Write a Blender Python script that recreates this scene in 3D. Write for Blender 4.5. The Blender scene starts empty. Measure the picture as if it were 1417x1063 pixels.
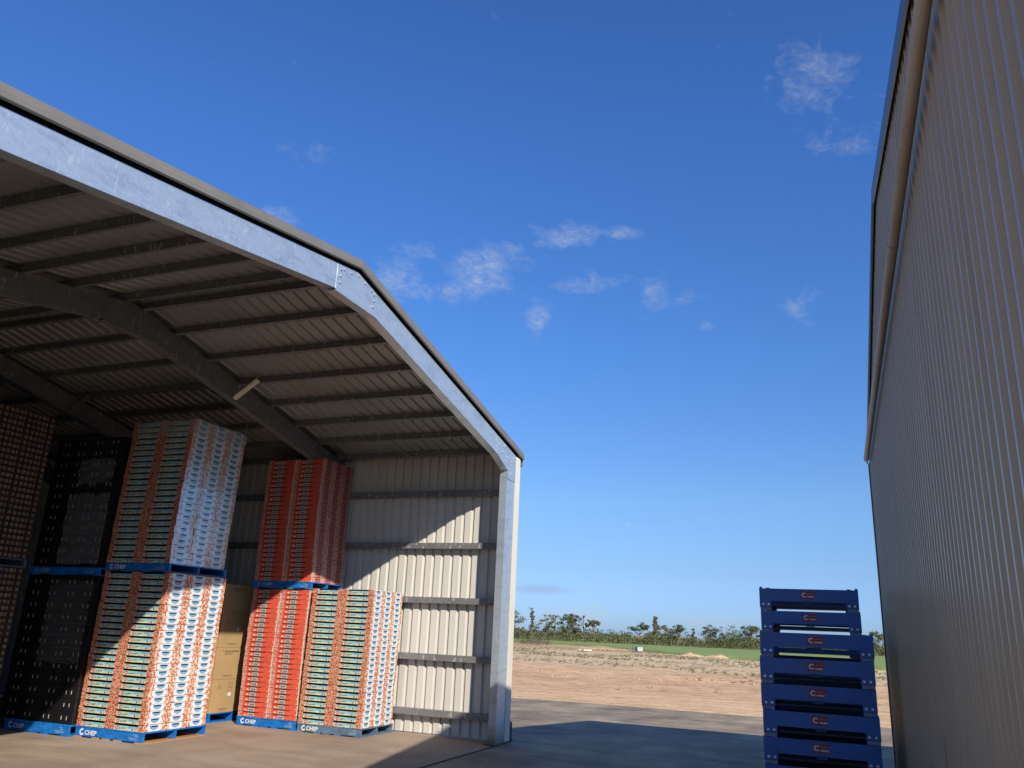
import bpy, math, random
from mathutils import Vector, Matrix, noise
random.seed(7)
S = bpy.context.scene
COL = S.collection
def R(a): return math.radians(a)

# ------------------------------------------------------------------ helpers
class MB:
    def __init__(s): s.v=[]; s.f=[]; s.m=[]; s.sm=[]
    def face(s, pts, m=0, smooth=False):
        i=len(s.v); s.v+= [tuple(p) for p in pts]; s.f.append(tuple(range(i,i+len(pts)))); s.m.append(m); s.sm.append(smooth)
    def box(s,x0,x1,y0,y1,z0,z1,m=0):
        i=len(s.v)
        s.v+=[(x0,y0,z0),(x1,y0,z0),(x1,y1,z0),(x0,y1,z0),(x0,y0,z1),(x1,y0,z1),(x1,y1,z1),(x0,y1,z1)]
        for f in ((0,3,2,1),(4,5,6,7),(0,1,5,4),(1,2,6,5),(2,3,7,6),(3,0,4,7)):
            s.f.append(tuple(i+k for k in f)); s.m.append(m); s.sm.append(False)
    def prism(s, pts, d, m=0):
        """polygon pts (3D) swept by vector d"""
        d=Vector(d); a=[Vector(p) for p in pts]; b=[p+d for p in a]; n=len(a); i=len(s.v)
        s.v+=[tuple(p) for p in a]+[tuple(p) for p in b]
        s.f.append(tuple(i+k for k in range(n))[::-1]); s.f.append(tuple(i+n+k for k in range(n))); s.m+= [m,m]; s.sm+=[False,False]
        for k in range(n):
            k2=(k+1)%n; s.f.append((i+k,i+k2,i+n+k2,i+n+k)); s.m.append(m); s.sm.append(False)
    def tube(s,p,q,r0,r1=None,n=10,m=0,caps=True):
        r1=r0 if r1 is None else r1
        p=Vector(p);q=Vector(q);ax=(q-p).normalized(); t=Vector((0,0,1)) if abs(ax.z)<.9 else Vector((1,0,0))
        u=ax.cross(t).normalized(); w=ax.cross(u); i=len(s.v)
        for c,r in ((p,r0),(q,r1)):
            for k in range(n):
                a=2*math.pi*k/n; s.v.append(tuple(c+u*(r*math.cos(a))+w*(r*math.sin(a))))
        for k in range(n):
            k2=(k+1)%n; s.f.append((i+k,i+k2,i+n+k2,i+n+k)); s.m.append(m); s.sm.append(True)
        if caps:
            s.f.append(tuple(i+k for k in range(n))[::-1]); s.f.append(tuple(i+n+k for k in range(n))); s.m+=[m,m]; s.sm+=[False,False]
    def build(s,name,mats,parent=None,loc=None):
        me=bpy.data.meshes.new(name); me.from_pydata(s.v,[],s.f)
        if not isinstance(mats,(list,tuple)): mats=[mats]
        for x in mats: me.materials.append(x)
        me.polygons.foreach_set('material_index',s.m); me.polygons.foreach_set('use_smooth',s.sm); me.update()
        return link(name,me,parent,loc)
def link(name,me,parent=None,loc=None):
    o=bpy.data.objects.new(name,me); COL.objects.link(o)
    if parent is not None: o.parent=parent
    if loc is not None: o.location=loc
    return o
def tag(o,label=None,cat=None,group=None,kind=None):
    if label: o['label']=label
    if cat: o['category']=cat
    if group: o['group']=group
    if kind: o['kind']=kind
    return o
def empty(name,loc,label=None,cat=None,group=None,rz=0):
    o=bpy.data.objects.new(name,None); COL.objects.link(o); o.location=loc; o.rotation_euler=(0,0,rz); o.empty_display_size=.2
    return tag(o,label,cat,group)
def kids(o): return [c for c in bpy.data.objects if c.parent==o]
def copy_tree(o,parent=None):
    c=o.copy(); COL.objects.link(c); c.parent=parent
    for ch in kids(o): copy_tree(ch,c)
    return c
ORD=['bottom','second','third','fourth','fifth','sixth','seventh','eighth','ninth','tenth','eleventh','twelfth','thirteenth','fourteenth','fifteenth','sixteenth','seventeenth','eighteenth','nineteenth','twentieth','twenty-first','twenty-second','twenty-third','twenty-fourth','twenty-fifth','twenty-sixth','twenty-seventh']
def lay(k,n): return 'top layer' if k==n-1 else ('bottom layer' if k==0 else ORD[k]+' layer up')

# ------------------------------------------------------------------ materials
def newmat(name):
    m=bpy.data.materials.new(name); m.use_nodes=True; nt=m.node_tree
    return m,nt,nt.nodes['Principled BSDF']
def N(nt,t,**kw):
    n=nt.nodes.new(t)
    for k,v in kw.items():
        if k.startswith('i_'):
            n.inputs[k[2:].replace('_',' ')].default_value=v
        else: setattr(n,k,v)
    return n
def ramp(nt,src,stops):
    r=nt.nodes.new('ShaderNodeValToRGB'); e=r.color_ramp.elements
    while len(e)<len(stops): e.new(.5)
    for el,(p,c) in zip(e,stops):
        el.position=p; el.color=(*c,1) if len(c)==3 else c
    nt.links.new(src,r.inputs[0]); return r
def mixc(nt,fac,a,b,mode='MIX'):
    x=nt.nodes.new('ShaderNodeMix'); x.data_type='RGBA'; x.blend_type=mode
    for sock,val in ((x.inputs[0],fac),(x.inputs[6],a),(x.inputs[7],b)):
        if hasattr(val,'is_output'): nt.links.new(val,sock)
        elif isinstance(val,(int,float)): sock.default_value=val
        else: sock.default_value=(*val,1)
    return x.outputs[2]
def pos(nt,scale=(1,1,1)):
    g=nt.nodes.new('ShaderNodeNewGeometry'); mp=nt.nodes.new('ShaderNodeMapping'); mp.inputs['Scale'].default_value=scale
    nt.links.new(g.outputs['Position'],mp.inputs['Vector']); return mp.outputs[0]
def nz(nt,vec,scale,detail=5,rough=.6):
    n=nt.nodes.new('ShaderNodeTexNoise'); n.inputs['Scale'].default_value=scale; n.inputs['Detail'].default_value=detail; n.inputs['Roughness'].default_value=rough
    nt.links.new(vec,n.inputs['Vector']); return n.outputs[0]
def pm(name,c,rough=.6,metal=0,var=.25,scale=4,stretch=(1,1,1),bump=0,bscale=60,coat=0,rvar=.1,fine=0,tint=None):
    m,nt,b=newmat(name); p=pos(nt,stretch)
    n1=nz(nt,p,scale)
    lo=tuple(x*(1-var) for x in c); hi=tuple(min(1,x*(1+var)) for x in (tint or c))
    rr=ramp(nt,n1,[(.3,lo),(.7,hi)]); col=rr.outputs[0]
    if fine:
        n2=nz(nt,pos(nt),scale*14,3); r2=ramp(nt,n2,[(.35,(1-fine,)*3),(.65,(1,)*3)]); col=mixc(nt,1,col,r2.outputs[0],'MULTIPLY')
    nt.links.new(col,b.inputs['Base Color'])
    mr=N(nt,'ShaderNodeMapRange'); mr.inputs[3].default_value=max(.02,rough-rvar); mr.inputs[4].default_value=min(1,rough+rvar); nt.links.new(n1,mr.inputs[0]); nt.links.new(mr.outputs[0],b.inputs['Roughness'])
    b.inputs['Metallic'].default_value=metal
    if coat: b.inputs['Coat Weight'].default_value=coat; b.inputs['Coat Roughness'].default_value=.12
    if bump:
        bn=N(nt,'ShaderNodeBump'); bn.inputs['Strength'].default_value=bump; bn.inputs['Distance'].default_value=.01
        nt.links.new(nz(nt,pos(nt),bscale,4),bn.inputs['Height']); nt.links.new(bn.outputs[0],b.inputs['Normal'])
    return m
M={}
def galv(name,c,metal=.55,rough=.42):
    m,nt,b=newmat(name); p=pos(nt)
    vo=N(nt,'ShaderNodeTexVoronoi'); vo.inputs['Scale'].default_value=55; nt.links.new(p,vo.inputs['Vector'])
    r1=ramp(nt,vo.outputs['Color'],[(0,tuple(x*.92 for x in c)),(1,tuple(min(1,x*1.06) for x in c))])
    st=ramp(nt,nz(nt,pos(nt,(.8,.8,3)),3,8,.7),[(.35,(.80,.81,.84)),(.52,(1,1,1)),(.75,(1.0,.97,.93))])
    sc=ramp(nt,nz(nt,pos(nt,(2,2,.5)),11,3,.8),[(.60,(0,0,0)),(.66,(.6,.6,.6))])
    c1=mixc(nt,1,r1.outputs[0],st.outputs[0],'MULTIPLY'); c1=mixc(nt,sc.outputs[0],c1,(.9,.9,.9)); g=N(nt,'ShaderNodeNewGeometry'); sz=N(nt,'ShaderNodeSeparateXYZ'); nt.links.new(g.outputs['Position'],sz.inputs[0])
    st2=ramp(nt,sz.outputs[2],[(0,(.52,.40,.28)),(.10,(.72,.64,.55)),(.30,(1,1,1))]); c1=mixc(nt,1,c1,st2.outputs[0],'MULTIPLY')
    rs=ramp(nt,nz(nt,pos(nt,(1,1,.25)),5,6,.75),[(.64,(1,1,1)),(.72,(.86,.74,.62))]); c1=mixc(nt,1,c1,rs.outputs[0],'MULTIPLY')
    nt.links.new(c1,b.inputs['Base Color']); b.inputs['Metallic'].default_value=metal; b.inputs['Roughness'].default_value=rough
    return m
M['galv']=galv('galvanised_steel',(.62,.70,.75),.6,.38)
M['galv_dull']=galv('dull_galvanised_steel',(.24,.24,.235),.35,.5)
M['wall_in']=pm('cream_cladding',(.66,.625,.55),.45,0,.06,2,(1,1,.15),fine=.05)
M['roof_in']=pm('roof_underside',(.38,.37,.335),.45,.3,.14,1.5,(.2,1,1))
M['barge']=pm('grey_brown_flashing',(.20,.185,.165),.5,0,.12,2,(.3,1,1))
M['cream']=pm('cream_flashing',(.80,.74,.60),.45,0,.06,3,(1,1,.2))
M['wall_out']=None
def wallout():
    m,nt,b=newmat('beige_cladding'); p=pos(nt,(1,1,.12))
    r1=ramp(nt,nz(nt,p,3,6),[(.3,(.50,.39,.255)),(.7,(.575,.45,.30))])
    d=ramp(nt,nz(nt,pos(nt,(1,1,.55)),2.6,3,.5),[(.66,(1,1,1)),(.74,(.6,.56,.53))])
    g=N(nt,'ShaderNodeSeparateXYZ'); ge=N(nt,'ShaderNodeNewGeometry'); nt.links.new(ge.outputs['Position'],g.inputs[0])
    dz=ramp(nt,nz(nt,pos(nt,(1,3,.2)),4,6),[(.3,(.90,.89,.88)),(.7,(1,1,1))])
    c=mixc(nt,.6,r1.outputs[0],d.outputs[0],'MULTIPLY'); c=mixc(nt,1,c,dz.outputs[0],'MULTIPLY')
    nt.links.new(c,b.inputs['Base Color']); b.inputs['Roughness'].default_value=.31; b.inputs['Specular IOR Level'].default_value=.3
    bn=N(nt,'ShaderNodeBump'); bn.inputs['Strength'].default_value=.25; bn.inputs['Distance'].default_value=.03
    nt.links.new(nz(nt,pos(nt,(1,1,.35)),3,3),bn.inputs['Height']); nt.links.new(bn.outputs[0],b.inputs['Normal'])
    return m
M['wall_out']=wallout()
M['pipe']=pm('beige_pipe',(.50,.42,.33),.5,0,.12,6,(1,.4,1),bump=.1,bscale=40)
M['slate']=pm('slate_flashing',(.13,.15,.19),.38,.1,.1,3)
M['blue']=pm('blue_pallet_paint',(.008,.19,.62),.55,0,.35,7,(1,1,3),bump=.25,bscale=50,fine=.3)
M['blue_old']=pm('faded_blue_paint',(.13,.21,.31),.65,0,.3,7,(1,1,3),bump=.25,fine=.35)
M['raw_wood']=pm('raw_orange_timber',(.52,.27,.10),.75,0,.2,5,(1,6,6),fine=.2)
M['white_ink']=pm('white_stencil_paint',(.75,.78,.8),.6,0,.12,30)
M['ink_soft']=pm('worn_stencil_paint',(.26,.42,.62),.6,0,.25,40)
M['dark']=pm('void_shade_black',(.006,.006,.006),.9,0,.1)  # flat black standing in for shade inside gaps, slots and holes
M['deepblue']=pm('deep_blue_enamel',(.013,.135,.45),.36,0,.22,5,bump=.08,bscale=30,fine=.15)
M['deepblue2']=pm('scuffed_blue_enamel',(.035,.085,.20),.5,0,.3,6,fine=.3)
M['meshsteel']=pm('blue_grey_mesh_steel',(.045,.06,.085),.5,.2,.2,8)
M['footgrey']=pm('grey_plastic_foot',(.36,.38,.40),.6,0,.1,20)
M['bolt']=pm('zinc_bolt',(.62,.66,.72),.35,.5,.1,30)
M['logored']=pm('red_sticker',(.45,.04,.035),.5,0,.12,20)
M['logowhite']=pm('white_sticker',(.80,.78,.78),.5,0,.08,20)
M['logopink']=pm('pink_sticker',(.5,.22,.2),.5,0,.1,20)
M['black']=pm('black_crate_plastic',(.012,.012,.013),.30,0,.3,3,coat=.35,bump=.25,bscale=9)
M['slotwhite']=pm('white_crate_tabs',(.50,.46,.40),.6,0,.15,30)
M['tan']=pm('tan_card_panel',(.30,.21,.13),.7,0,.3,6)
M['tan_film']=pm('grey_card_panel',(.22,.19,.18),.35,0,.4,3,coat=.5)
M['darkbrown']=pm('dark_brown_card',(.045,.020,.014),.7,0,.3,8)
M['carton']=pm('brown_cardboard',(.50,.325,.15),.75,0,.08,2,fine=.06)
M['print']=pm('carton_print',(.16,.10,.055),.8,0,.1)
M['tape']=pm('parcel_tape',(.44,.29,.13),.3,0,.1)
# ---- printed trays
def pattern(name,dot,ring,base,scale=34):
    m,nt,b=newmat(name); p=pos(nt)
    vo=N(nt,'ShaderNodeTexVoronoi'); vo.inputs['Scale'].default_value=scale; vo.inputs['Randomness'].default_value=.75; nt.links.new(p,vo.inputs['Vector'])
    r=ramp(nt,vo.outputs['Distance'],[(0,dot),(.42,dot),(.50,ring),(.58,ring),(.66,base)])
    nt.links.new(r.outputs[0],b.inputs['Base Color']); b.inputs['Roughness'].default_value=.45; return m
M['fruit']=pattern('red_fruit_print',(.45,.055,.03),(.72,.40,.26),(.42,.17,.07),26)
M['flower']=pattern('red_flower_print',(.55,.10,.06),(.76,.46,.30),(.80,.66,.50),32)
M['pinkdots']=pattern('pink_dot_print',(.55,.10,.075),(.78,.50,.40),(.66,.30,.22),36)
def teal():
    m,nt,b=newmat('teal_print'); p=pos(nt)
    r=ramp(nt,nz(nt,p,9,4),[(.3,(.28,.52,.48)),(.5,(.38,.62,.55)),(.62,(.30,.52,.60)),(.75,(.55,.68,.56))])
    nt.links.new(r.outputs[0],b.inputs['Base Color']); b.inputs['Roughness'].default_value=.4; return m
M['teal']=teal()
M['tealblue']=pm('blue_print',(.22,.42,.55),.4,0,.25,12)
M['olive']=pm('straw_print',(.66,.64,.42),.45,0,.3,25)
M['redspot']=pm('red_print',(.56,.08,.045),.4,0,.2,40)
M['creamc']=pm('cream_print',(.76,.66,.52),.45,0,.1,20)
M['inkdark']=pm('dark_ink',(.05,.055,.05),.5)
M['inkbrown']=pm('brown_ink',(.17,.08,.05),.5)
M['white']=pm('white_card',(.78,.80,.80),.45,0,.04,8)
M['badge']=pm('blue_badge_print',(.05,.23,.50),.4,0,.15,20)
M['cyan']=pm('cyan_badge_print',(.22,.50,.62),.4,0,.1,20)
M['redcard']=pm('red_card',(.74,.11,.062),.42,0,.12,10)
M['redside']=pm('pink_red_card',(.60,.17,.13),.45,0,.15,18)
M['greylab']=pm('white_label',(.52,.48,.45),.45,0,.12,25)
M['slotred']=pm('dark_slot',(.10,.012,.012),.8)
def filmed(src,name):
    m=M[src].copy(); m.name=name; b=m.node_tree.nodes['Principled BSDF']; nt=m.node_tree
    mr=ramp(nt,nz(nt,pos(nt,(1,1,.5)),2.2,3),[(.34,(.15,.15,.15)),(.44,(1,1,1))])
    nt.links.new(mr.outputs[0],b.inputs['Coat Weight']); b.inputs['Coat IOR'].default_value=3.6; b.inputs['Coat Roughness'].default_value=.18
    bn=N(nt,'ShaderNodeBump'); bn.inputs['Strength'].default_value=.2; bn.inputs['Distance'].default_value=.015
    nt.links.new(nz(nt,pos(nt,(1,1,3)),8,4),bn.inputs['Height'])
    g=N(nt,'ShaderNodeNewGeometry'); va=N(nt,'ShaderNodeVectorMath',operation='ADD'); va.inputs[1].default_value=(0,-.16,.03); nt.links.new(g.outputs['Normal'],va.inputs[0]); vn=N(nt,'ShaderNodeVectorMath',operation='NORMALIZE'); nt.links.new(va.outputs[0],vn.inputs[0])
    nt.links.new(vn.outputs[0],bn.inputs['Normal']); nt.links.new(bn.outputs[0],b.inputs['Coat Normal']); M[name]=m
for k in ('white','badge','flower','cyan'): filmed(k,k+'_film')
def film(name,alpha_lo,alpha_hi,col=(.35,.36,.37)):
    m,nt,b=newmat(name); b.inputs['Base Color'].default_value=(*col,1); b.inputs['Roughness'].default_value=.25
    r=ramp(nt,nz(nt,pos(nt,(1.5,1.5,7)),3,7,.7),[(.35,(alpha_lo,)*3),(.7,(alpha_hi,)*3)]); nt.links.new(r.outputs[0],b.inputs['Alpha'])
    bn=N(nt,'ShaderNodeBump'); bn.inputs['Strength'].default_value=.5; bn.inputs['Distance'].default_value=.02
    nt.links.new(nz(nt,pos(nt,(2,2,9)),4,5),bn.inputs['Height']); nt.links.new(bn.outputs[0],b.inputs['Normal']); return m
M['film']=film('stretch_film',.15,.55); M['film_thin']=film('thin_stretch_film',.06,.30); M['film_clear']=film('clear_stretch_film',.12,.4,(.6,.62,.64))

# ------------------------------------------------------------------ camera / light / world
Cc=dict(f=1110,yaw=R(22.2),pitch=R(17.0),roll=R(2.57))
fw=Vector((-math.sin(Cc['yaw'])*math.cos(Cc['pitch']),math.cos(Cc['yaw'])*math.cos(Cc['pitch']),math.sin(Cc['pitch'])))
rt=Vector((math.cos(Cc['yaw']),math.sin(Cc['yaw']),0)); up=rt.cross(fw)
r2=math.cos(Cc['roll'])*rt+math.sin(Cc['roll'])*up; u2=-math.sin(Cc['roll'])*rt+math.cos(Cc['roll'])*up
cam=bpy.data.cameras.new('camera'); co=bpy.data.objects.new('camera',cam); COL.objects.link(co)
co.matrix_world=Matrix(((r2.x,u2.x,-fw.x,0),(r2.y,u2.y,-fw.y,0),(r2.z,u2.z,-fw.z,1.7),(0,0,0,1)))
cam.sensor_width=36; cam.lens=36*1110/1417; cam.clip_end=6000; cam.clip_start=.05
S.camera=co
SUN=Vector((1.265,-1.17,1.0)).normalized()
sl=bpy.data.lights.new('sun','SUN'); sl.energy=5; sl.angle=R(.53); sl.color=(1,.93,.82)
so=bpy.data.objects.new('sun',sl); COL.objects.link(so); so.rotation_euler=SUN.to_track_quat('Z','Y').to_euler(); so.location=(20,-20,20)
W=bpy.data.worlds.new('World'); S.world=W; W.use_nodes=True; nt=W.node_tree
bg=nt.nodes['Background']; bg.inputs['Strength'].default_value=.15
sky=N(nt,'ShaderNodeTexSky',sky_type='NISHITA',sun_disc=False,sun_elevation=math.asin(SUN.z),sun_rotation=math.atan2(SUN.x,SUN.y),air_density=1.0,dust_density=.4,ozone_density=2.2,altitude=50)
tc=N(nt,'ShaderNodeTexCoord'); sp=N(nt,'ShaderNodeSeparateXYZ'); nt.links.new(tc.outputs['Generated'],sp.inputs[0])
def mth(op,a,b=None,c=None,clamp=False):
    n=nt.nodes.new('ShaderNodeMath'); n.operation=op; n.use_clamp=clamp
    for i,v in enumerate((a,b,c)):
        if v is None: continue
        if hasattr(v,'is_output'): nt.links.new(v,n.inputs[i])
        else: n.inputs[i].default_value=v
    return n.outputs[0]
az=mth('MULTIPLY',mth('ARCTAN2',sp.outputs[0],sp.outputs[1]),57.2958); el=mth('MULTIPLY',mth('ARCSINE',sp.outputs[2]),57.2958)
# wispy clouds: azimuth, elevation, half-widths (degrees), weight
CL=[(-31.7,23.6,2.6,1.7,.95),(-25.0,24.9,3.1,1.9,1.15),(-27.5,23.2,3.4,.9,.85),(-22.6,26.6,1.5,.8,.7),(-18.2,27.5,3.2,1.1,.9),(-14.2,27.8,2.6,.55,.75),(-16.3,24.2,2.8,.75,.9),
 (-20.4,21.6,1.1,1.4,.95),(-11.6,23.5,1.5,1.1,.95),(-9.1,23.2,1.2,.6,.8),(.9,36.4,3.0,2.4,.82),(3.2,32.2,3.2,1.0,.7),(-1.3,22.1,1.9,1.1,.7),(-7.8,21.1,1.0,.4,.7),(-41.0,26.9,2.2,.8,.7),(-30.2,26.0,2.6,1.0,.6),(-38,31.5,3.5,.7,.45),
 (-16.2,1.0,1.5,1.35,1.35),(-18.6,.8,1.6,.9,1.15),(-8.4,.9,2.6,.8,1.1),(-12.0,.3,9,.7,.45),(-22,.6,3,.8,.6),(4,.8,5,.7,.5)]
acc=None
for a0,e0,sa,se,w in CL:
    x=mth('MULTIPLY',mth('SUBTRACT',az,a0),1/sa); y=mth('MULTIPLY',mth('SUBTRACT',el,e0),1/se)
    d=mth('ADD',mth('MULTIPLY',x,x),mth('MULTIPLY',y,y)); g=mth('MULTIPLY',mth('EXPONENT',mth('MULTIPLY',d,-1.0)),w)
    acc=g if acc is None else mth('MAXIMUM',acc,g)
cx=nt.nodes.new('ShaderNodeCombineXYZ'); nt.links.new(mth('MULTIPLY',az,.55),cx.inputs[0]); nt.links.new(mth('ADD',el,mth('MULTIPLY',az,.12)),cx.inputs[1])
cn=N(nt,'ShaderNodeTexNoise'); cn.inputs['Scale'].default_value=.75; cn.inputs['Detail'].default_value=8; cn.inputs['Roughness'].default_value=.62; cn.inputs['Distortion'].default_value=.5; nt.links.new(cx.outputs[0],cn.inputs['Vector'])
ca=mth('MULTIPLY',mth('SUBTRACT',mth('ADD',acc,mth('MULTIPLY',cn.outputs[0],2.0)),1.34),.95,clamp=True)
cn2=N(nt,'ShaderNodeTexNoise'); cn2.inputs['Scale'].default_value=1.7; cn2.inputs['Detail'].default_value=10; cn2.inputs['Roughness'].default_value=.68; cn2.inputs['Distortion'].default_value=1.4; nt.links.new(cx.outputs[0],cn2.inputs['Vector'])
fine_=mth('MULTIPLY',mth('SUBTRACT',cn2.outputs[0],.33),3.4,clamp=True)
ca=mth('MULTIPLY',mth('MULTIPLY',mth('POWER',ca,1.05),mth('ADD',mth('MULTIPLY',fine_,.85),.15)),.62,clamp=True)
# far low bank of mauve cloud
x=mth('MULTIPLY',mth('SUBTRACT',az,-19.6),1/2.6); y=mth('MULTIPLY',mth('SUBTRACT',el,2.75),1/.42)
bank=mth('MULTIPLY',mth('SUBTRACT',mth('ADD',mth('EXPONENT',mth('MULTIPLY',mth('ADD',mth('MULTIPLY',x,x),mth('MULTIPLY',y,y)),-1.0)),mth('MULTIPLY',cn.outputs[0],.8)),.72),.9,clamp=True)
# faint day moon
mv=N(nt,'ShaderNodeVectorMath',operation='DISTANCE'); nt.links.new(tc.outputs['Generated'],mv.inputs[0])
ma,me_=R(-13.54),R(7.3); mv.inputs[1].default_value=(math.sin(ma)*math.cos(me_),math.cos(ma)*math.cos(me_),math.sin(me_))
moon=mth('MULTIPLY',mth('SUBTRACT',.0047,mv.outputs['Value']),400,clamp=True); moon=mth('MULTIPLY',moon,.16)
hs=N(nt,'ShaderNodeHueSaturation'); hs.inputs['Saturation'].default_value=1.12; nt.links.new(sky.outputs[0],hs.inputs['Color'])
SKYTINT=mixc(nt,1,hs.outputs[0],(.92,1.0,1.10),'MULTIPLY')
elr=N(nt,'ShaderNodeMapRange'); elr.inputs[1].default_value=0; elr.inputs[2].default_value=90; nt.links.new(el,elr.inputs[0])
GR=[(0,(.27,.40,.74)),(.022,(.29,.40,.72)),(.047,(.33,.40,.58)),(.10,(.42,.50,.61)),(.155,(.42,.515,.67)),(.21,(.40,.55,.73)),(.383,(.42,.595,.845)),(.51,(.42,.57,.80)),(.60,(.32,.29,.28)),(1,(.32,.27,.23))]  # last stops darken the unseen upper sky to weaken fill in the shadows
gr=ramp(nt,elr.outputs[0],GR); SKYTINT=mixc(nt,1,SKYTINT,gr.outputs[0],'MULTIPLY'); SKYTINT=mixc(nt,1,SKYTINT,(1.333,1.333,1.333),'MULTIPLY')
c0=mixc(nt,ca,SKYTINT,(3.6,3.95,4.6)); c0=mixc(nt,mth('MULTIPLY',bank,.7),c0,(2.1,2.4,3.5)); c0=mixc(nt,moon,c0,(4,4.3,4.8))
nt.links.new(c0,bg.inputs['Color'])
S.cycles.diffuse_bounces=1; S.cycles.max_bounces=6
S.view_settings.view_transform='Standard'; S.view_settings.look='None'; S.view_settings.exposure=0; S.view_settings.gamma=1

# ------------------------------------------------------------------ ground
def ground_mat():
    m,nt,b=newmat('dirt'); g=N(nt,'ShaderNodeNewGeometry'); s=N(nt,'ShaderNodeSeparateXYZ'); nt.links.new(g.outputs['Position'],s.inputs[0])
    n1=nz(nt,pos(nt,(.35,1,1)),.35,8,.65); n2=nz(nt,pos(nt,(.5,1.4,1)),3.2,6,.7)
    ad=N(nt,'ShaderNodeMath',operation='MULTIPLY_ADD'); nt.links.new(n1,ad.inputs[0]); ad.inputs[1].default_value=16; nt.links.new(s.outputs[1],ad.inputs[2])
    mr=N(nt,'ShaderNodeMapRange'); mr.inputs[1].default_value=26; mr.inputs[2].default_value=126; nt.links.new(ad.outputs[0],mr.inputs[0])
    r=ramp(nt,mr.outputs[0],[(0,(0.928,0.632,0.350)),(.06,(0.882,0.585,0.318)),(.10,(0.789,0.503,0.276)),(.18,(0.847,0.538,0.297)),(.30,(0.812,0.585,0.350)),(.5,(0.858,0.655,0.392)),(.66,(0.742,0.526,0.297)),(.72,(0.626,0.374,0.201)),(.78,(0.766,0.538,0.297)),(1,(0.418,0.374,0.170))])
    r2=ramp(nt,n2,[(.30,(.55,.52,.50)),(.48,(.94,.94,.94)),(.70,(1.12,1.10,1.08))]); n4=nz(nt,pos(nt,(.6,.8,1)),11,4,.75); r4=ramp(nt,n4,[(.36,(.74,.71,.69)),(.5,(1,1,1))])
    n3=nz(nt,pos(nt,(.25,1.6,1)),1.1,6,.7); r3=ramp(nt,n3,[(.34,(.78,.73,.7)),(.6,(1.05,1.05,1.05))])
    c=mixc(nt,1,r.outputs[0],r2.outputs[0],'MULTIPLY'); c=mixc(nt,1,c,r3.outputs[0],'MULTIPLY'); c=mixc(nt,1,c,r4.outputs[0],'MULTIPLY')
    hsd=N(nt,'ShaderNodeHueSaturation'); hsd.inputs['Saturation'].default_value=.95; nt.links.new(c,hsd.inputs['Color']); nt.links.new(hsd.outputs[0],b.inputs['Base Color']); b.inputs['Roughness'].default_value=.95; b.inputs['Specular IOR Level'].default_value=.15
    bn=N(nt,'ShaderNodeBump'); bn.inputs['Strength'].default_value=.7; bn.inputs['Distance'].default_value=.08; nt.links.new(n2,bn.inputs['Height']); nt.links.new(bn.outputs[0],b.inputs['Normal'])
    return m
M['dirt']=ground_mat()
def conc(name,c,c2,tint):
    m,nt,b=newmat(name)
    n1=nz(nt,pos(nt,(1,.55,1)),.9,8,.65); n2=nz(nt,pos(nt,(.45,1.3,1)),1.7,7,.65); n3=nz(nt,pos(nt),38,4,.7)
    r=ramp(nt,n1,[(.32,c),(.5,tuple((a+b_)/2 for a,b_ in zip(c,c2))),(.68,c2)]); r2=ramp(nt,n2,[(.3,tint),(.62,(1,1,1)),(.78,(1.18,1.15,1.1))]); r3=ramp(nt,n3,[(.3,(.86,.86,.86)),(.7,(1.06,1.06,1.06))])
    c_=mixc(nt,1,r.outputs[0],r2.outputs[0],'MULTIPLY'); c_=mixc(nt,1,c_,r3.outputs[0],'MULTIPLY')
    nt.links.new(c_,b.inputs['Base Color'])
    mr=N(nt,'ShaderNodeMapRange'); mr.inputs[3].default_value=.62; mr.inputs[4].default_value=.9; nt.links.new(n2,mr.inputs[0]); nt.links.new(mr.outputs[0],b.inputs['Roughness'])
    bn=N(nt,'ShaderNodeBump'); bn.inputs['Strength'].default_value=.2; bn.inputs['Distance'].default_value=.008; nt.links.new(n3,bn.inputs['Height']); nt.links.new(bn.outputs[0],b.inputs['Normal'])
    return m
M['slab']=conc('dusty_slab_concrete',(.38,.28,.20),(.52,.40,.30),(.74,.70,.68))
M['apron']=conc('grey_apron_concrete',(.25,.19,.125),(.60,.455,.30),(.55,.53,.51))
M['joint']=pm('joint_filler',(.05,.045,.04),.9)
mb=MB(); mb.face([(-3000,-3000,-.06),(3000,-3000,-.06),(3000,3000,-.06),(-3000,3000,-.06)]); mb.build('ground',M['dirt']).__setitem__('kind','structure')
# near dirt: displaced sheet
mb=MB(); xs=[-75+i*.75 for i in range(140)]; ys=[20.2]
while ys[-1]<150: ys.append(ys[-1]+.16+ (ys[-1]-20)*.011)
def edge_y(x): return 20.9 + .25*noise.noise((x*.25,3,0)) + .12*noise.noise((x*1.3,5,0)) + (-(x+3)*.10 if x>-1 else 0)
idx={}
for j,y in enumerate(ys):
    for i,x in enumerate(xs):
        e=max(0,min(1,(y-edge_y(x))/1.2))
        rough=.25+.75*max(0,min(1,(y-25)/5))
        z=.16*noise.noise((x*.05,y*.09,1))+rough*(.10*noise.noise((x*.35,y*.8,2))+.07*noise.noise((x*1.3,y*1.9,4))+.05*noise.noise((x*2.7,y*3.1,9)))
        b=math.exp(-((y-29)/1.5)**2)*.10+math.exp(-((y-38)/2.)**2)*.10+math.exp(-((y-96)/5)**2)*.25*(1 if x<-20 else .2)
        idx[i,j]=len(mb.v); mb.v.append((x,y,-.05+e*(.06+(z*.8+b)*(1 if y<58 else max(.35,1-(y-58)/25)))))
for j in range(len(ys)-1):
    for i in range(len(xs)-1):
        mb.f.append((idx[i,j],idx[i+1,j],idx[i+1,j+1],idx[i,j+1])); mb.m.append(0); mb.sm.append(True)
mb.build('dirt_field',M['dirt']).__setitem__('kind','structure')
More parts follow.
